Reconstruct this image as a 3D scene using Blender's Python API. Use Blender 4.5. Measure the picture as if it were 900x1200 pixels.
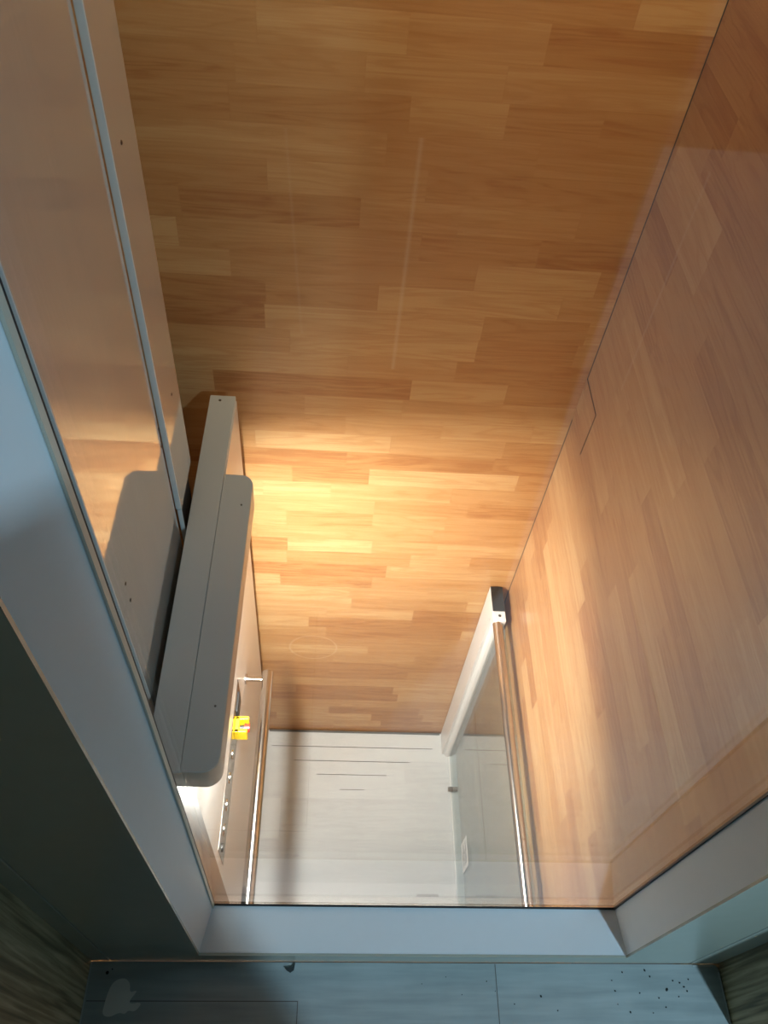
import bpy, bmesh, math, random
from mathutils import Matrix, Vector
for o in list(bpy.data.objects): bpy.data.objects.remove(o)
sc = bpy.context.scene
C = sc.collection
random.seed(7)

# ------------------------------------------------------------ camera
cam = bpy.data.objects.new('camera', bpy.data.cameras.new('camera')); C.objects.link(cam)
R = [[0.9969547407, 0.06567078673, -0.04205463997], [-0.007136845383, 0.6138563993, 0.7893854486], [0.07765507331, -0.7866814278, 0.6124557297]]
cam.matrix_world = Matrix(((R[0][0], R[0][2], -R[0][1], 0), (R[1][0], R[1][2], -R[1][1], 0), (R[2][0], R[2][2], -R[2][1], 1.5), (0, 0, 0, 1)))
cam.data.sensor_fit = 'VERTICAL'; cam.data.sensor_height = 36; cam.data.lens = 946.16 / 1200 * 36
cam.data.clip_start = 0.01
sc.camera = cam
sc.view_settings.view_transform = 'Standard'; sc.view_settings.look = 'None'
sc.view_settings.gamma = 1; sc.view_settings.use_curve_mapping = False
sc.view_settings.exposure = 0.0

# ------------------------------------------------------------ world and lamps of the place
w = bpy.data.worlds.new('world'); sc.world = w; w.use_nodes = True
w.node_tree.nodes['Background'].inputs[0].default_value = (0.55, 0.62, 0.7, 1)
w.node_tree.nodes['Background'].inputs[1].default_value = 0.10

def area(name, loc, rot, sx, sy, power, col, spread=math.pi, parent=None):
    l = bpy.data.lights.new(name, 'AREA'); l.shape = 'RECTANGLE'; l.size = sx; l.size_y = sy
    l.energy = power; l.color = col; l.spread = spread
    o = bpy.data.objects.new(name, l); C.objects.link(o); o.location = loc; o.rotation_euler = rot
    if parent: o.parent = parent
    return o
LAND_W, SHAFT_W, HOOD_W = 84.0, 4.6, 43.0
area('landing_ceiling_light', (1.40, -1.60, 2.395), (0, 0, 0), 0.13, 0.13, LAND_W, (0.53, 0.81, 1.0))
area('shaft_ceiling_light', (0.20, 0.55, 2.50), (0.62, 0, 0), 0.30, 0.12, SHAFT_W, (1.0, 0.74, 0.44), 1.15)

# ------------------------------------------------------------ material helpers
def mat(name):
    m = bpy.data.materials.new(name); m.use_nodes = True
    nt = m.node_tree; b = nt.nodes['Principled BSDF']
    return m, nt, b
def N(nt, t, **k):
    n = nt.nodes.new(t)
    for a, v in k.items(): setattr(n, a, v)
    return n
def M(nt, op, a, b=None, c=None):
    n = N(nt, 'ShaderNodeMath', operation=op)
    for i, v in enumerate((a, b, c)):
        if v is None: continue
        if hasattr(v, 'links'): nt.links.new(v, n.inputs[i])
        else: n.inputs[i].default_value = v
    return n.outputs[0]
def setv(b, **k):
    for a, v in k.items():
        b.inputs[a.replace('_', ' ')].default_value = v
def ramp(nt, fac, stops):
    r = N(nt, 'ShaderNodeValToRGB')
    e = r.color_ramp.elements
    while len(e) < len(stops): e.new(0.5)
    for i, (p, c) in enumerate(stops): e[i].position = p; e[i].color = (*c, 1)
    nt.links.new(fac, r.inputs[0]); return r.outputs[0]
def mixc(nt, fac, a, b, mode='MIX'):
    n = N(nt, 'ShaderNodeMix', data_type='RGBA', blend_type=mode)
    for i, v in ((0, fac), (6, a), (7, b)):
        if hasattr(v, 'links'): nt.links.new(v, n.inputs[i])
        elif i == 0: n.inputs[0].default_value = v
        else: n.inputs[i].default_value = (*v, 1)
    return n.outputs[2]

def plain(name, col, rough=0.5, metal=0.0, spec=0.5, coat=0.0, noise=0.04, scale=30, ior=1.5):
    m, nt, b = mat(name)
    g = N(nt, 'ShaderNodeNewGeometry'); n = N(nt, 'ShaderNodeTexNoise'); n.inputs['Scale'].default_value = scale
    n.inputs['Detail'].default_value = 4
    nt.links.new(g.outputs['Position'], n.inputs['Vector'])
    f = M(nt, 'MULTIPLY_ADD', n.outputs[0], noise * 2, 1 - noise)
    cc = N(nt, 'ShaderNodeCombineColor')
    for i in range(3): nt.links.new(M(nt, 'MULTIPLY', f, col[i]), cc.inputs[i])
    nt.links.new(cc.outputs[0], b.inputs['Base Color'])
    setv(b, Roughness=rough, Metallic=metal, IOR=ior); b.inputs['Specular IOR Level'].default_value = spec
    b.inputs['Coat Weight'].default_value = coat; b.inputs['Coat Roughness'].default_value = 0.03
    return m

def planks(name, ua, va, rowh, lmin, lvar, stops, rough, seed, bands=None, grain=1.0, seam=0.25, coat=0.0, jitter=0.1, extra=None):
    """wood laminate: rows along v, planks of random length along u, each with its own tone and grain"""
    m, nt, b = mat(name)
    g = N(nt, 'ShaderNodeNewGeometry'); s = N(nt, 'ShaderNodeSeparateXYZ'); nt.links.new(g.outputs['Position'], s.inputs[0])
    u = s.outputs[ua]; v = s.outputs[va]
    vr = M(nt, 'DIVIDE', M(nt, 'ADD', v, 10.0 + seed * 0.013), rowh)
    row = M(nt, 'FLOOR', vr); fv = M(nt, 'FRACT', vr)
    wn = N(nt, 'ShaderNodeTexWhiteNoise', noise_dimensions='1D'); nt.links.new(M(nt, 'ADD', row, seed * 17.3), wn.inputs['W'])
    wn2 = N(nt, 'ShaderNodeTexWhiteNoise', noise_dimensions='1D'); nt.links.new(M(nt, 'ADD', row, seed * 5.1 + 400), wn2.inputs['W'])
    L = M(nt, 'MULTIPLY_ADD', wn.outputs[0], lvar, lmin)
    # uneven plank lengths: bend the coordinate a little before cutting it
    uu = M(nt, 'ADD', u, M(nt, 'MULTIPLY', wn2.outputs[0], 5.0))
    bend = M(nt, 'MULTIPLY', M(nt, 'SINE', M(nt, 'MULTIPLY', uu, 7.3)), 0.07)
    ur = M(nt, 'DIVIDE', M(nt, 'ADD', uu, bend), L)
    col = M(nt, 'FLOOR', ur); fu = M(nt, 'FRACT', ur)
    cv = N(nt, 'ShaderNodeCombineXYZ'); nt.links.new(row, cv.inputs[0]); nt.links.new(col, cv.inputs[1]); cv.inputs[2].default_value = seed
    pid = N(nt, 'ShaderNodeTexWhiteNoise', noise_dimensions='3D'); nt.links.new(cv.outputs[0], pid.inputs['Vector'])
    tone = pid.outputs['Value']
    sc_ = N(nt, 'ShaderNodeSeparateColor'); nt.links.new(pid.outputs['Color'], sc_.inputs[0])
    # grain space, shifted per plank
    gx = N(nt, 'ShaderNodeCombineXYZ')
    nt.links.new(M(nt, 'MULTIPLY_ADD', sc_.outputs[0], 37.0, M(nt, 'MULTIPLY', u, 2.2)), gx.inputs[0])
    nt.links.new(M(nt, 'MULTIPLY_ADD', sc_.outputs[1], 53.0, M(nt, 'MULTIPLY', v, 22.0)), gx.inputs[1])
    n1 = N(nt, 'ShaderNodeTexNoise'); n1.inputs['Scale'].default_value = 1.0; n1.inputs['Detail'].default_value = 3; n1.inputs['Distortion'].default_value = 0.6
    nt.links.new(gx.outputs[0], n1.inputs['Vector'])
    rings = M(nt, 'SINE', M(nt, 'MULTIPLY', n1.outputs[0], 46.0))
    rings = M(nt, 'POWER', M(nt, 'MULTIPLY_ADD', rings, 0.5, 0.5), 2.5)
    gy = N(nt, 'ShaderNodeCombineXYZ')
    nt.links.new(M(nt, 'MULTIPLY_ADD', sc_.outputs[2], 91.0, M(nt, 'MULTIPLY', u, 9.0)), gy.inputs[0])
    nt.links.new(M(nt, 'MULTIPLY', v, 330.0), gy.inputs[1])
    n2 = N(nt, 'ShaderNodeTexNoise'); n2.inputs['Scale'].default_value = 1.0; n2.inputs['Detail'].default_value = 5
    nt.links.new(gy.outputs[0], n2.inputs['Vector'])
    gz = N(nt, 'ShaderNodeCombineXYZ')
    nt.links.new(M(nt, 'MULTIPLY_ADD', sc_.outputs[2], 11.0, M(nt, 'MULTIPLY', u, 3.0)), gz.inputs[0]); nt.links.new(M(nt, 'MULTIPLY', v, 40.0), gz.inputs[1])
    n3 = N(nt, 'ShaderNodeTexNoise'); n3.inputs['Scale'].default_value = 1.0; n3.inputs['Detail'].default_value = 2
    nt.links.new(gz.outputs[0], n3.inputs['Vector'])
    f = M(nt, 'ADD', M(nt, 'MULTIPLY_ADD', tone, 0.8, 0.13), M(nt, 'MULTIPLY', rings, -0.22 * grain))
    f = M(nt, 'ADD', f, M(nt, 'MULTIPLY', M(nt, 'SUBTRACT', n2.outputs[0], 0.5), 0.55 * grain))
    f = M(nt, 'ADD', f, M(nt, 'MULTIPLY', M(nt, 'SUBTRACT', n3.outputs[0], 0.5), 0.8 * grain))
    c = ramp(nt, M(nt, 'ADD', f, 0.04), stops)
    # thin joints
    ev = M(nt, 'LESS_THAN', M(nt, 'MULTIPLY', M(nt, 'MINIMUM', fv, M(nt, 'SUBTRACT', 1.0, fv)), rowh), 0.0006)
    eu = M(nt, 'LESS_THAN', M(nt, 'MULTIPLY', M(nt, 'MINIMUM', fu, M(nt, 'SUBTRACT', 1.0, fu)), L), 0.0006)
    e = M(nt, 'MULTIPLY', M(nt, 'MAXIMUM', ev, eu), seam)
    c = mixc(nt, e, c, stops[0][1])
    if extra: c = extra(nt, c, u, v)
    nt.links.new(c, b.inputs['Base Color'])
    setv(b, Roughness=rough); b.inputs['Coat Weight'].default_value = coat; b.inputs['Coat Roughness'].default_value = 0.12
    return m

WOOD = [(0.0, (0.375, 0.165, 0.058)), (0.3, (0.465, 0.234, 0.089)), (0.7, (0.525, 0.290, 0.120)), (1.0, (0.60, 0.370, 0.170))]
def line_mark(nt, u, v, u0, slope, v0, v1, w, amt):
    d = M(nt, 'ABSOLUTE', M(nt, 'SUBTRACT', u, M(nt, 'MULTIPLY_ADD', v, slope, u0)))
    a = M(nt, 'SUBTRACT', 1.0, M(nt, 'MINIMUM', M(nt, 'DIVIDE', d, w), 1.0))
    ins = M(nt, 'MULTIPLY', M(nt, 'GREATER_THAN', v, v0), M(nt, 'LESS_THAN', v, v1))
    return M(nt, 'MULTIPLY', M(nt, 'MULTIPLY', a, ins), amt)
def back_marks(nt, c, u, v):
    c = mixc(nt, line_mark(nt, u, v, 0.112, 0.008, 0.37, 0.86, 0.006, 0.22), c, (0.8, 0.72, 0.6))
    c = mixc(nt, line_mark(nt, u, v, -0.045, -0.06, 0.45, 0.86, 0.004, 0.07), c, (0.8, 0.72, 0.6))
    # faint ring left by something pressed on the laminate
    du = M(nt, 'SUBTRACT', u, -0.038); dv = M(nt, 'SUBTRACT', v, -0.835)
    r = M(nt, 'SQRT', M(nt, 'ADD', M(nt, 'MULTIPLY', du, du), M(nt, 'MULTIPLY', dv, dv)))
    a = M(nt, 'SUBTRACT', 1.0, M(nt, 'MINIMUM', M(nt, 'DIVIDE', M(nt, 'ABSOLUTE', M(nt, 'SUBTRACT', r, 0.075)), 0.004), 1.0))
    return mixc(nt, M(nt, 'MULTIPLY', a, 0.22), c, (0.85, 0.7, 0.5))
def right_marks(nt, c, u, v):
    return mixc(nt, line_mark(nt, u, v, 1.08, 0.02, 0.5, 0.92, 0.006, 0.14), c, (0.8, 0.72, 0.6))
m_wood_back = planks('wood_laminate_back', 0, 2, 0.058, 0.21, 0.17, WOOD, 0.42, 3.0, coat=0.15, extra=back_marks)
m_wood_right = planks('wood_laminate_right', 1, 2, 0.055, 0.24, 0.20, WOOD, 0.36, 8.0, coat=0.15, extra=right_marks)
DECK = [(0.0, (0.50, 0.515, 0.51)), (0.4, (0.60, 0.62, 0.62)), (1.0, (0.66, 0.685, 0.685))]
m_deck = planks('pale_vinyl_plank', 0, 1, 0.145, 0.7, 0.4, DECK, 0.42, 2.0, grain=0.55, seam=0.35)

m_frame = plain('grey_blue_frame_paint', (0.58, 0.635, 0.67), 0.32, spec=0.5, noise=0.02, scale=60)
m_casing = plain('dark_grey_casing', (0.34, 0.365, 0.31), 0.22, spec=0.6, noise=0.04)  # one even tone, darker than the door frame
m_gasket = plain('black_rubber', (0.012, 0.012, 0.014), 0.5)
m_trimlight = plain('pale_glazing_bead', (0.42, 0.42, 0.36), 0.35)
m_enamel = plain('glossy_cream_enamel', (0.64, 0.64, 0.60), 0.05, spec=0.8, noise=0.01, coat=1.0, ior=1.6)
m_edge = plain('steel_blue_sheet_edge', (0.78, 0.83, 0.85), 0.3, metal=0.0, noise=0.02)
m_hood = plain('satin_grey_powder_coat', (0.62, 0.66, 0.65), 0.36, spec=0.5, noise=0.015, scale=200)
m_lip = plain('warm_lit_grey_coat', (0.50, 0.46, 0.40), 0.35, noise=0.015)  # same coat as the hood, warm lamp bounce put into the colour
m_tower = plain('off_white_enamel', (0.78, 0.76, 0.73), 0.34, spec=0.5, noise=0.01, coat=0.15)
m_post = plain('white_powder_coat', (0.75, 0.75, 0.74), 0.3, noise=0.01)
m_black = plain('black_plastic', (0.02, 0.02, 0.02), 0.45)
m_screw = plain('dark_screw_steel', (0.12, 0.10, 0.08), 0.3, metal=0.9)
m_chrome = plain('brushed_stainless', (0.55, 0.52, 0.49), 0.2, metal=1.0, noise=0.03)
m_yellow = plain('yellow_plastic', (0.9, 0.62, 0.01), 0.35)
m_red = plain('red_plastic', (0.65, 0.03, 0.02), 0.3)
m_plate = plain('polished_steel_plate', (0.5, 0.47, 0.44), 0.12, metal=1.0)
m_paper = plain('white_sticker_paper', (0.8, 0.81, 0.8), 0.5)
m_ink = plain('black_ink', (0.03, 0.03, 0.03), 0.5)
m_dark = plain('dark_shaft_paint', (0.045, 0.035, 0.03), 0.6)
m_white = plain('white_plaster', (0.62, 0.63, 0.62), 0.8)
m_plaster = plain('grey_landing_plaster', (0.20, 0.21, 0.20), 0.8)
m_grout = plain('pale_grout', (0.42, 0.45, 0.44), 0.7)
m_dirt = plain('dark_dirt', (0.02, 0.025, 0.025), 0.9)
m_chip = plain('dark_rubber_chip', (0.025, 0.03, 0.03), 0.7)
m_tape = plain('worn_brown_mark', (0.30, 0.28, 0.25), 0.6)
m_slot = plain('grey_slot_shadow', (0.13, 0.12, 0.11), 0.8)

def emis(name, col, s):
    m, nt, b = mat(name); b.inputs['Emission Color'].default_value = (*col, 1); b.inputs['Emission Strength'].default_value = s; return m
m_led = emis('led_diffuser', (1.0, 0.93, 0.8), 2.0)
m_lamp = emis('lamp_diffuser', (0.75, 0.88, 1.0), 8.0)

def glass(name, tint, k=0.96, base=0.04, rough=0.0):
    m, nt, b = mat(name); nt.nodes.remove(b)
    out = [n for n in nt.nodes if n.type == 'OUTPUT_MATERIAL'][0]
    lw = N(nt, 'ShaderNodeLayerWeight'); lw.inputs[0].default_value = 0.5
    fac = M(nt, 'MULTIPLY_ADD', M(nt, 'POWER', lw.outputs['Facing'], 5.0), k, base)
    t = N(nt, 'ShaderNodeBsdfTransparent'); t.inputs[0].default_value = (*tint, 1)
    gl = N(nt, 'ShaderNodeBsdfGlossy'); gl.inputs['Roughness'].default_value = rough
    mx = N(nt, 'ShaderNodeMixShader'); nt.links.new(fac, mx.inputs[0]); nt.links.new(t.outputs[0], mx.inputs[1]); nt.links.new(gl.outputs[0], mx.inputs[2])
    nt.links.new(mx.outputs[0], out.inputs[0]); return m
m_glass_door = glass('clear_door_glass', (0.87, 0.88, 0.87))
m_glass_side = glass('clear_balustrade_glass', (0.90, 0.95, 0.95))

def tile_mat():
    m, nt, b = mat('blue_grey_floor_tile')
    g = N(nt, 'ShaderNodeNewGeometry'); s = N(nt, 'ShaderNodeSeparateXYZ'); nt.links.new(g.outputs['Position'], s.inputs[0])
    cv = N(nt, 'ShaderNodeCombineXYZ'); nt.links.new(M(nt, 'MULTIPLY', s.outputs[0], 6.0), cv.inputs[0]); nt.links.new(M(nt, 'MULTIPLY', s.outputs[1], 70.0), cv.inputs[1])
    n = N(nt, 'ShaderNodeTexNoise'); n.inputs['Scale'].default_value = 1.0; n.inputs['Detail'].default_value = 5; nt.links.new(cv.outputs[0], n.inputs['Vector'])
    n2 = N(nt, 'ShaderNodeTexNoise'); n2.inputs['Scale'].default_value = 14.0; n2.inputs['Detail'].default_value = 3; nt.links.new(g.outputs['Position'], n2.inputs['Vector'])
    f = M(nt, 'ADD', M(nt, 'MULTIPLY', n.outputs[0], 0.7), M(nt, 'MULTIPLY', n2.outputs[0], 0.3))
    c = ramp(nt, f, [(0.3, (0.24, 0.28, 0.28)), (0.7, (0.38, 0.42, 0.42))])
    nt.links.new(c, b.inputs['Base Color']); setv(b, Roughness=0.38); return m
m_tile = tile_mat()
def landing_wood(name, ua):
    m, nt, b = mat(name)
    g = N(nt, 'ShaderNodeNewGeometry'); s = N(nt, 'ShaderNodeSeparateXYZ'); nt.links.new(g.outputs['Position'], s.inputs[0])
    cv = N(nt, 'ShaderNodeCombineXYZ'); nt.links.new(M(nt, 'MULTIPLY', s.outputs[ua], 130.0), cv.inputs[0]); nt.links.new(M(nt, 'MULTIPLY', s.outputs[2], 4.0), cv.inputs[1])
    n = N(nt, 'ShaderNodeTexNoise'); n.inputs['Scale'].default_value = 1.0; n.inputs['Detail'].default_value = 6; n.inputs['Distortion'].default_value = 0.5; nt.links.new(cv.outputs[0], n.inputs['Vector'])
    c = ramp(nt, n.outputs[0], [(0.34, (0.15, 0.12, 0.06)), (0.5, (0.32, 0.26, 0.145)), (0.68, (0.52, 0.44, 0.27))])
    nt.links.new(c, b.inputs['Base Color']); setv(b, Roughness=0.55); return m
m_lwood = landing_wood('dark_olive_wood_grain', 1)

# ------------------------------------------------------------ mesh helpers
def link(name, bm, m, parent=None, smooth=False):
    bmesh.ops.recalc_face_normals(bm, faces=bm.faces[:])
    me = bpy.data.meshes.new(name); bm.to_mesh(me); bm.free()
    me.materials.append(m)
    if smooth:
        for p in me.polygons: p.use_smooth = True
    o = bpy.data.objects.new(name, me); C.objects.link(o)
    if parent: o.parent = parent
    return o
def add_box(bm, x0, x1, y0, y1, z0, z1, bev=0.0, seg=2):
    r = bmesh.ops.create_cube(bm, size=1.0, matrix=Matrix.Translation(((x0+x1)/2, (y0+y1)/2, (z0+z1)/2)) @ Matrix.Diagonal((x1-x0, y1-y0, z1-z0, 1)))
    if bev > 0:
        es = set(e for v in r['verts'] for e in v.link_edges)
        bmesh.ops.bevel(bm, geom=list(es), offset=bev, segments=seg, profile=0.5, affect='EDGES')
def box(name, x0, x1, y0, y1, z0, z1, m, parent=None, bev=0.0, seg=2):
    bm = bmesh.new(); add_box(bm, x0, x1, y0, y1, z0, z1, bev, seg); return link(name, bm, m, parent)
def prism(name, pts, z0, z1, m, parent=None, bev=0.0, holes=None):
    """pts: list of (x, y); extruded in z"""
    bm = bmesh.new()
    vs = [bm.verts.new((x, y, z0)) for x, y in pts]; f = bm.faces.new(vs)
    r = bmesh.ops.extrude_face_region(bm, geom=[f]); ve = [g for g in r['geom'] if isinstance(g, bmesh.types.BMVert)]
    bmesh.ops.translate(bm, verts=ve, vec=(0, 0, z1 - z0))
    if bev > 0:
        es = [e for e in bm.edges if abs(e.verts[0].co.z - e.verts[1].co.z) < 1e-6]
        bmesh.ops.bevel(bm, geom=es, offset=bev, segments=3, profile=0.5, affect='EDGES')
    return link(name, bm, m, parent)
def rounded(x0, x1, y0, y1, r, corners='abcd', n=8):
    """a=x0y0 b=x1y0 c=x1y1 d=x0y1"""
    out = []
    for k, (cx, cy, a0) in {'a': (x0, y0, 180), 'b': (x1, y0, 270), 'c': (x1, y1, 0), 'd': (x0, y1, 90)}.items():
        if k not in corners: out.append((cx, cy)); continue
        ox = cx + r if k in 'ad' else cx - r; oy = cy + r if k in 'ab' else cy - r
        for i in range(n + 1):
            a = math.radians(a0 + 90 * i / n); out.append((ox + r * math.cos(a), oy + r * math.sin(a)))
    return out
def add_cyl(bm, p0, p1, r, n=24, r2=None):
    p0, p1 = Vector(p0), Vector(p1); d = p1 - p0
    q = d.to_track_quat('Z', 'Y').to_matrix().to_4x4()
    bmesh.ops.create_cone(bm, cap_ends=True, segments=n, radius1=r, radius2=r if r2 is None else r2, depth=d.length, matrix=Matrix.Translation((p0 + p1) / 2) @ q)
def tube(name, pts, r, m, parent=None, n=20):
    cu = bpy.data.curves.new(name, 'CURVE'); cu.dimensions = '3D'; cu.bevel_depth = r; cu.bevel_resolution = 6; cu.use_fill_caps = True
    sp = cu.splines.new('POLY'); sp.points.add(len(pts) - 1)
    for i, p in enumerate(pts): sp.points[i].co = (*p, 1)
    t = bpy.data.objects.new(name, cu); C.objects.link(t)
    dg = bpy.context.evaluated_depsgraph_get(); me = bpy.data.meshes.new_from_object(t.evaluated_get(dg))
    bpy.data.objects.remove(t); me.name = name; me.materials.clear(); me.materials.append(m)
    for p in me.polygons: p.use_smooth = True
    o = bpy.data.objects.new(name, me); C.objects.link(o)
    if parent: o.parent = parent
    return o
def screw(parent, x, y, z, ax='x', r=0.0028, m=None, name='screw'):
    """small cross-head screw standing 1 mm proud along +ax"""
    bm = bmesh.new(); d = {'x': Vector((1, 0, 0)), 'z': Vector((0, 0, 1)), 'y': Vector((0, -1, 0))}[ax]
    p = Vector((x, y, z)); add_cyl(bm, p - d * 0.002, p + d * 0.0007, r, 16); add_cyl(bm, p + d * 0.0007, p + d * 0.0013, r, 16, r * 0.6)
    return link(name, bm, m or m_screw, parent)
def empty(name, loc=(0, 0, 0)):
    o = bpy.data.objects.new(name, None); C.objects.link(o); o.location = loc; return o
def thing(name, label, cat, group=None):
    o = empty(name); o['label'] = label; o['category'] = cat
    if group: o['group'] = group
    return o
def tag(o, label, cat, group=None, kind=None):
    o['label'] = label; o['category'] = cat
    if group: o['group'] = group
    if kind: o['kind'] = kind
    return o
def struct(o): o['kind'] = 'structure'; return o

# ------------------------------------------------------------ the setting
XL, XR, YB = -0.42, 0.525, 1.256
TOP, PIT = 2.60, -1.75
struct(box('wall_back', XL - 0.02, XR + 0.02, YB, YB + 0.05, PIT, TOP, m_wood_back))
struct(box('wall_right', XR, XR + 0.05, 0.3135, YB, PIT, TOP, m_wood_right))
struct(box('wall_left', XL - 0.05, XL, 0.3135, YB, PIT, TOP, m_dark))
struct(box('trim_1', XR - 0.0012, XR, YB - 0.0014, YB, PIT, TOP, m_dark))           # dark corner joint
struct(box('wall_front', XL, XR, 0.28, 0.31, PIT, -0.22, m_wood_back))
struct(box('floor_pit', XL, XR, 0.31, YB, PIT - 0.03, PIT, m_dark))
struct(box('ceiling_shaft', XL - 0.05, XR + 0.05, 0.3135, YB + 0.05, TOP, TOP + 0.05, m_white))
# landing
LX, RX, FY = -0.354, 0.685, 0.2305
struct(prism('floor', [(LX, -2.4), (2.0, -2.4), (2.0, 0.131), (RX, 0.131)] + rounded(LX, RX, 0.14, FY - 0.0005, 0.010, 'c')[2:-1] + [(LX, FY - 0.0005)], -0.20, 0.0, m_tile))
struct(box('wall_landing_left', LX - 0.10, LX, -2.40, 0.30, -0.20, 2.42, m_lwood))
struct(box('wall_landing_right', RX + 0.001, RX + 0.08, 0.131, 0.30, -0.20, 2.42, m_lwood))
struct(box('wall_landing_front', RX + 0.08, 2.0, 0.131, 0.18, -0.20, 2.42, m_plaster))
struct(box('wall_landing_side', 2.0, 2.05, -2.40, 0.18, -0.20, 2.42, m_plaster))
struct(box('wall_landing_rear', LX, 2.0, -2.45, -2.40, -0.20, 2.42, m_plaster))
struct(box('ceiling', LX - 0.10, 2.05, -2.45, 0.31, 2.42, 2.47, m_plaster))
struct(box('wall_added_shade', LX, 0.390, -0.40, -0.35, 0.0, 1.56, m_plaster))  # added unseen wall, blocks the landing lamp to shade door frame and floor
# steel surround of the landing door: casing plates, one frame set
DT = 2.06
su = struct(empty('door_2'))
su.name = 'trim_2'
box('casing_panel', -0.322, -0.1775, 0.2312, 0.2350, 0.0, 2.42, m_casing, su)
box('casing_panel', 0.5115, 0.634, 0.2312, 0.2350, 0.0, 2.42, m_casing, su)
box('threshold_plate', -0.1775, 0.5115, 0.2312, 0.2350, 0.0, 0.0498, m_casing, su)
box('header_panel', -0.1775, 0.5115, 0.2312, 0.2350, DT, 2.42, m_casing, su)
box('edge_strip', -0.354, -0.3245, 0.2310, 0.2360, 0.0, 2.42, m_casing, su, 0.0012)
box('edge_strip', 0.6365, 0.685, 0.2310, 0.2360, 0.0, 2.42, m_casing, su, 0.0012)
box('backing', -0.354, -0.20, 0.2365, 0.30, 0.0, 2.42, m_dark, su)
box('backing', 0.53, 0.685, 0.2365, 0.30, 0.0, 2.42, m_dark, su)
# glazed landing door leaf
dr = struct(empty('door_1'))
def rail_prism(name, z_in, z_out, zb, parent):   # horizontal member with a slightly sloping face
    bm = bmesh.new()
    prof = [(0.2352, z_out), (0.3045, z_in), (0.3045, zb), (0.2352, zb)]
    a = [bm.verts.new((-0.1785, y, z)) for y, z in prof]; b = [bm.verts.new((0.5125, y, z)) for y, z in prof]
    bm.faces.new(a); bm.faces.new(b[::-1])
    for i in range(4): bm.faces.new((a[i], a[(i+1) % 4], b[(i+1) % 4], b[i]))
    return link(name, bm, m_frame, parent)
rail_prism('bottom_rail', 0.0502, 0.0502, 0.002, dr)
rail_prism('top_rail', DT - 0.002, DT - 0.002, DT + 0.09, dr)
def loft(name, pts, zs, m, parent, bm=None):
    """vertical member; each zs entry is (z, shift): points flagged 1 are shifted in x, the old door leaf being a little out of true"""
    own = bm is None; bm = bm or bmesh.new(); rings = []
    for z, sh in zs: rings.append([bm.verts.new((x + sh * k, y, z)) for x, y, k in pts])
    for a, b in zip(rings[:-1], rings[1:]):
        for i in range(len(pts)): j = (i + 1) % len(pts); bm.faces.new((a[i], a[j], b[j], b[i]))
    bm.faces.new(rings[0]); bm.faces.new(rings[-1][::-1])
    if own: return link(name, bm, m, parent)
LEAN = [(0.002, 0.0), (0.05, 0.0), (0.30, 0.0035), (0.55, 0.0065), (0.86, 0.0095), (1.25, 0.0100), (DT, 0.0100)]
loft('stile', [(-0.1640, 0.3045, 1), (-0.1783, 0.2352, 0), (-0.1990, 0.2352, 0), (-0.1990, 0.3045, 0)], LEAN, m_frame, dr)
prism('stile', [(0.5050, 0.3045), (0.5290, 0.3045), (0.5290, 0.2352), (0.5128, 0.2352)], 0.002, DT, m_frame, dr)
loft('glazing_bead', [(-0.1652, 0.2990, 1), (-0.1630, 0.2990, 1), (-0.1622, 0.3046, 1), (-0.1644, 0.3046, 1)], LEAN[1:], m_trimlight, dr)
gk = bmesh.new()
add_box(gk, -0.1640, 0.5050, 0.3030, 0.3060, 0.0500, 0.0530)
add_box(gk, 0.5025, 0.5052, 0.3030, 0.3060, 0.0530, DT)
loft('', [(-0.1645, 0.3046, 1), (-0.1622, 0.3046, 1), (-0.1618, 0.3060, 1), (-0.1645, 0.3060, 1)], LEAN[1:], None, None, gk)
link('gasket', gk, m_gasket, dr)
box('glass_pane', -0.185, 0.523, 0.3062, 0.3122, 0.03, DT + 0.02, m_glass_door, dr)

# floor joints on the landing
gj = bmesh.new()
add_box(gj, 0.3025, 0.3037, -0.60, 0.2290, 0.0, 0.0004)
add_box(gj, -0.350, -0.020, 0.1745, 0.1757, 0.0, 0.0004)
add_box(gj, -0.0205, -0.0193, -0.60, 0.1757, 0.0, 0.0004)
struct(link('trim_3', gj, m_slot))
ge = bmesh.new()
add_box(ge, LX + 0.0002, LX + 0.0022, -0.60, 0.2290, 0.0, 0.0012)
add_box(ge, RX - 0.0028, RX - 0.0006, -0.60, 0.2190, 0.0, 0.0012)
add_box(ge, 0.640, 0.6745, 0.2268, 0.2290, 0.0, 0.0012)
struct(link('trim_4', ge, m_grout))

# ------------------------------------------------------------ ceiling lamps
struct(box('landing_lamp_housing', 1.27, 1.53, -1.73, -1.47, 2.400, 2.419, m_white, None, 0.004))   # lamp housing on the landing ceiling

# ------------------------------------------------------------ mast cover panels on the left of the shaft
def sheet_panel(name, label, face_x, y0, y1, z0, z1, edge_w, joints, screws, group=None, face=m_enamel):
    t = thing(name, label, 'panel', group)
    box('face_sheet', face_x - 0.0025, face_x, y0 + 0.0012, y1, z0, z1, face, t, 0.0006)
    box('back_fold', face_x - 0.03, face_x - 0.003, y1 - 0.002, y1, z0, z1, m_edge, t)
    zs = [z0] + joints + [z1]
    for a, b in zip(zs[:-1], zs[1:]):
        box('front_fold', face_x - edge_w, face_x - 0.0004, y0, y0 + 0.0030, a + 0.0006, b - 0.0006, m_edge, t, 0.0008)
    for (y, z) in screws: screw(t, face_x, y, z)
    return t
sheet_panel('cover_panel', 'wide glossy cream metal cover panel nearest the door, mirroring the wood', -0.268, 0.548, 0.860, -1.40, 2.45, 0.0130, [0.565],
            [(0.586, 0.571), (0.585, 0.531), (0.861, 0.578), (0.857, 0.544)], 'lift mast cover panels')
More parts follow.
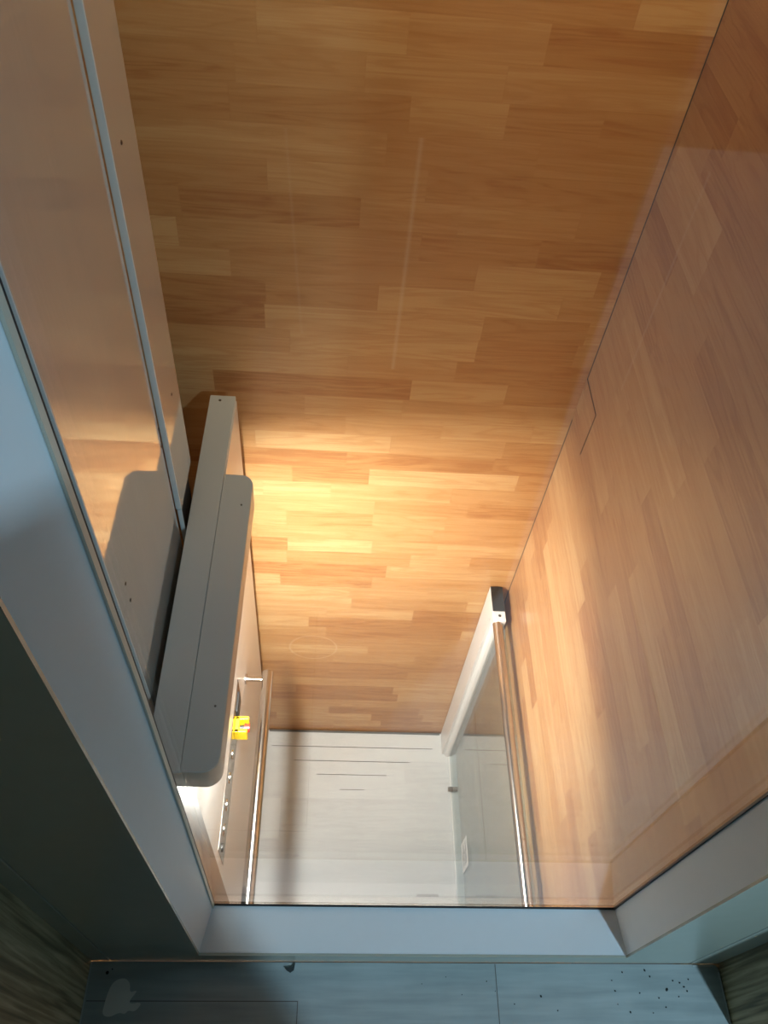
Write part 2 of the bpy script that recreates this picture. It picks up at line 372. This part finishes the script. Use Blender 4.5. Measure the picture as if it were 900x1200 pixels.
sheet_panel('cover_panel', 'narrow cream metal cover panel with pale blue edge, beside the back wall', -0.260, 0.872, 0.985, 0.365, 2.45, 0.0100, [],
            [(0.914, 1.003), (0.937, 0.580)], 'lift mast cover panels')
t = thing('guide_rail', 'blue grey metal strip below the narrow cream cover panel', 'rail')
box('strip', -0.2685, -0.2605, 0.8725, 0.8755, -1.45, 0.3625, m_edge, t, 0.0008)
box('web', -0.2685, -0.266, 0.876, 0.97, -1.45, 0.3625, m_dark, t)
screw(t, -0.2618, 0.874, 0.34, 'y', 0.0015)

# ------------------------------------------------------------ the lift platform
PF = -1.50
lift = thing('lift_platform', 'open lift platform with pale plank floor, grey control tower and glass side', 'lift')
deck = box('deck', -0.30, 0.520, 0.335, 1.2535, PF - 0.05, PF, m_deck, lift)
for xa, xb, y in ((-0.187, 0.430, 1.190), (-0.098, 0.340, 1.135), (-0.012, 0.251, 1.083), (0.076, 0.168, 1.0275)):
    box('slot', xa, xb, y - 0.0012, y + 0.0012, PF, PF + 0.0006, m_slot, deck)
box('floor_mark', 0.351, 0.428, 0.663, 0.671, PF, PF + 0.0006, m_tape, deck)
pl = bmesh.new(); add_box(pl, -0.20, 0.46, 1.246, 1.2535, PF, PF + 0.004, 0.001)
link('edge_strip', pl, m_slot, deck)
# tower
tw = prism('control_tower', [(-0.252, 0.452), (-0.203, 0.452), (-0.203, 1.203), (-0.252, 1.203)], PF + 0.0005, 0.309, m_tower, lift)
cover = box('top_cover', -0.256, -0.2045, 0.427, 1.2075, 0.3095, 0.318, m_hood, lift, 0.0012)
screw(cover, -0.235, 1.138 + 0.055, 0.318, 'z', 0.0028)
hood = prism('lamp_hood', rounded(-0.2035, -0.149, 0.427, 0.998, 0.024, 'bc'), 0.2535, 0.3165, m_hood, lift, 0.0)
hl = prism('hood_skirt', rounded(-0.2028, -0.1484, 0.4264, 0.9986, 0.0245, 'bc'), 0.2535, 0.3135, m_lip, hood)
fl = box('front_skirt', -0.2555, -0.2029, 0.4264, 0.4515, 0.2535, 0.3092, m_lip, hood)
screw(hood, -0.165, 0.926, 0.3165, 'z', 0.0018)
screw(hood, -0.165, 0.53, 0.3165, 'z', 0.0018)
led = box('lamp_strip', -0.1960, -0.1560, 0.47, 0.88, 0.2505, 0.2533, m_led, hood, 0.0008)
area('hood_light', (-0.176, 0.72, 0.2440), (0.28, -0.24, 0), 0.036, 0.30, HOOD_W, (1.0, 0.975, 0.91), 2.5, parent=lift)
area('hood_front_light', (-0.205, 0.4385, 0.2495), (0, 0, 0), 0.09, 0.010, 1.3, (1.0, 0.97, 0.92), 0.95, parent=lift)
box('lamp_strip', -0.2520, -0.1580, 0.4330, 0.4440, 0.2505, 0.2533, m_led, hood, 0.0008)
# control strip on the tower's inner face
cp = box('control_plate', -0.2032, -0.2012, 0.475, 0.86, -0.385, -0.265, m_plate, lift, 0.0006)
for y, r_ in ((0.700, 0.010), (0.645, 0.012), (0.585, 0.013), (0.532, 0.013)):
    bm = bmesh.new(); add_cyl(bm, (-0.2012, y, -0.322), (-0.1992, y, -0.322), r_, 28); add_cyl(bm, (-0.1992, y, -0.322), (-0.1985, y, -0.322), r_ * 0.92, 28, r_ * 0.75)
    link('button', bm, m_chrome, cp)
bm = bmesh.new(); add_box(bm, -0.2012, -0.1985, 0.795, 0.845, -0.345, -0.300, 0.0008); link('display', bm, m_black, cp)
bm = bmesh.new(); add_cyl(bm, (-0.2012, 0.495, -0.322), (-0.199, 0.495, -0.322), 0.009, 24); link('key_switch', bm, m_black, cp)
es = box('emergency_stop', -0.2012, -0.1720, 0.744, 0.752, -0.345, -0.300, m_yellow, cp, 0.0015)
add = bmesh.new(); add_box(add, -0.2012, -0.1700, 0.775, 0.783, -0.345, -0.300, 0.0015); add_box(add, -0.2012, -0.190, 0.744, 0.783, -0.345, -0.300, 0.0015)
link('shroud', add, m_yellow, es)
bm = bmesh.new(); add_cyl(bm, (-0.190, 0.7635, -0.322), (-0.180, 0.7635, -0.322), 0.0065, 24); link('stem', bm, m_black, es)
bm = bmesh.new(); add_cyl(bm, (-0.180, 0.7635, -0.322), (-0.168, 0.7635, -0.322), 0.0110, 28, 0.0098); link('push_button', bm, m_red, es)
# left handrail
HZ = -0.434
hr = tube('handrail', [(-0.1455, 0.345, HZ), (-0.1455, 0.964, HZ)], 0.0145, m_chrome, lift)
for y in (0.945, 0.365):
    br = bmesh.new(); add_cyl(br, (-0.2030, y, HZ - 0.004), (-0.1990, y, HZ - 0.004), 0.014, 28); add_cyl(br, (-0.1990, y, HZ - 0.004), (-0.150, y, HZ - 0.004), 0.0065, 20)
    link('bracket', br, m_chrome, hr, True).data.shade_flat()
# right handrail, post, glass side
hr2 = tube('handrail', [(0.4795, 0.345, HZ - 0.016), (0.4795, 1.1405, HZ - 0.016)], 0.0138, m_chrome, lift)
post = prism('post', [(0.4655, 1.171), (0.4745, 1.171), (0.4765, 1.1655), (0.482, 1.161), (0.490, 1.1595), (0.4965, 1.161), (0.5005, 1.1655), (0.5015, 1.171), (0.5015, 1.2530), (0.4655, 1.2530)], PF + 0.0006, HZ - 0.03, m_post, lift)
box('post_head', 0.4652, 0.5018, 1.1400, 1.2530, HZ - 0.031, HZ - 0.0006, m_post, post, 0.0025)
box('post_cap', 0.4660, 0.5005, 1.1715, 1.2525, HZ - 0.0004, HZ + 0.0035, m_black, post, 0.0012)
screw(post, 0.485, 1.158, HZ - 0.0006, 'z', 0.0042, m_black)
gp = box('glass_panel', 0.4920, 0.4985, 0.345, 1.1590, PF + 0.012, HZ - 0.014, m_glass_side, lift)
box('base_channel', 0.4895, 0.5010, 0.345, 1.1590, PF + 0.0004, PF + 0.012, m_post, lift, 0.001)
cl = bmesh.new(); add_cyl(cl, (0.474, 1.02, PF + 0.045), (0.4918, 1.02, PF + 0.045), 0.010, 24); link('glass_clamp', cl, m_chrome, gp)
st = box('sticker', 0.4908, 0.4918, 0.700, 0.793, -1.345, -1.235, m_paper, gp)
tx = bmesh.new()
for k in range(4): add_box(tx, 0.4905, 0.4908, 0.712, 0.781 - 0.02 * (k % 2), -1.262 - 0.020 * k, -1.257 - 0.020 * k)
link('printed_lines', tx, m_ink, st)

# ------------------------------------------------------------ small wooden hatch in the right wall
ht = thing('wall_hatch', 'small rectangular wood laminate cover set into the right wall beside the corner', 'hatch')
hb = bmesh.new()
Y0, Y1, Z0, Z1 = 1.150, 1.2545, 0.255, 0.372
link('cover', (lambda b: (add_box(b, XR - 0.0020, XR - 0.0001, Y0, Y1, Z0, Z1), b)[1])(bmesh.new()), m_wood_right, ht)
for a in ((Y0, Y1, Z1, Z1 + 0.0016), (Y0 - 0.0012, Y0, Z0, Z1)):
    add_box(hb, XR - 0.0010, XR - 0.0001, *a)
link('joint', hb, m_dark, ht)

# ------------------------------------------------------------ bits on the landing floor
def blob(name, pts, h, m, z=0.0, smooth=0):
    for _ in range(smooth):
        q = []
        for (a, b), (c, d) in zip(pts, pts[1:] + pts[:1]): q += [(a * .75 + c * .25, b * .75 + d * .25), (a * .25 + c * .75, b * .25 + d * .75)]
        pts = q
    bm = bmesh.new(); vs = [bm.verts.new((x, y, z)) for x, y in pts]; f = bm.faces.new(vs)
    r = bmesh.ops.extrude_face_region(bm, geom=[f]); bmesh.ops.translate(bm, verts=[g for g in r['geom'] if isinstance(g, bmesh.types.BMVert)], vec=(0, 0, h))
    return link(name, bm, m)
tag(blob('paint_stain', [(-0.322, 0.156), (-0.309, 0.153), (-0.296, 0.160), (-0.287, 0.157), (-0.283, 0.163), (-0.272, 0.160), (-0.262, 0.174), (-0.282, 0.171), (-0.283, 0.176), (-0.276, 0.185),
                         (-0.274, 0.190), (-0.285, 0.186), (-0.286, 0.199), (-0.294, 0.206), (-0.304, 0.206), (-0.314, 0.200), (-0.319, 0.186), (-0.321, 0.170)], 0.0003, plain('pale_paint', (0.60, 0.62, 0.58), 0.5), 0.0002, 2),
    'pale grey splash stain on dark floor tile in the left corner', 'stain')
ch = blob('rubber_chip', [(-0.044, 0.222), (-0.031, 0.223), (-0.027, 0.229), (-0.0285, 0.2185), (-0.034, 0.215), (-0.040, 0.218)], 0.004, m_chip)
tag(ch, 'small dark chip lying on the floor against the door threshold', 'debris')
gr = bmesh.new()
for x, y, r_ in [(0.588, 0.193, 0.0032), (0.556, 0.221, 0.0024), (0.563, 0.212, 0.0018), (0.601, 0.206, 0.0016), (0.612, 0.203, 0.0018), (0.618, 0.197, 0.0020), (0.622, 0.191, 0.0016), (0.606, 0.183, 0.0014), (0.628, 0.208, 0.0014),
                 (0.517, 0.218, 0.0016), (0.497, 0.206, 0.0014), (0.500, 0.191, 0.0018), (0.541, 0.188, 0.0016), (0.572, 0.181, 0.0014), (0.581, 0.168, 0.0015), (0.520, 0.161, 0.0020), (0.501, 0.172, 0.0012), (0.558, 0.160, 0.0012),
                 (0.375, 0.183, 0.0022), (0.287, 0.204, 0.0012), (0.30, 0.190, 0.0010), (0.33, 0.172, 0.0012), (0.40, 0.163, 0.0014), (-0.325, 0.214, 0.003), (-0.318, 0.219, 0.0016), (0.18, 0.20, 0.001), (0.22, 0.21, 0.0009), (0.245, 0.185, 0.0010)]:
    mt = Matrix.Translation((x, y, 0.0004)) @ Matrix.Rotation(random.random() * 3, 4, 'Z') @ Matrix.Diagonal((1, 0.6 + random.random() * 0.4, 0.5, 1))
    bmesh.ops.create_icosphere(gr, subdivisions=1, radius=r_, matrix=mt)
tag(link('grit', gr, m_dirt), 'dark specks of grit scattered over the landing floor tiles', 'grit', kind='stuff')
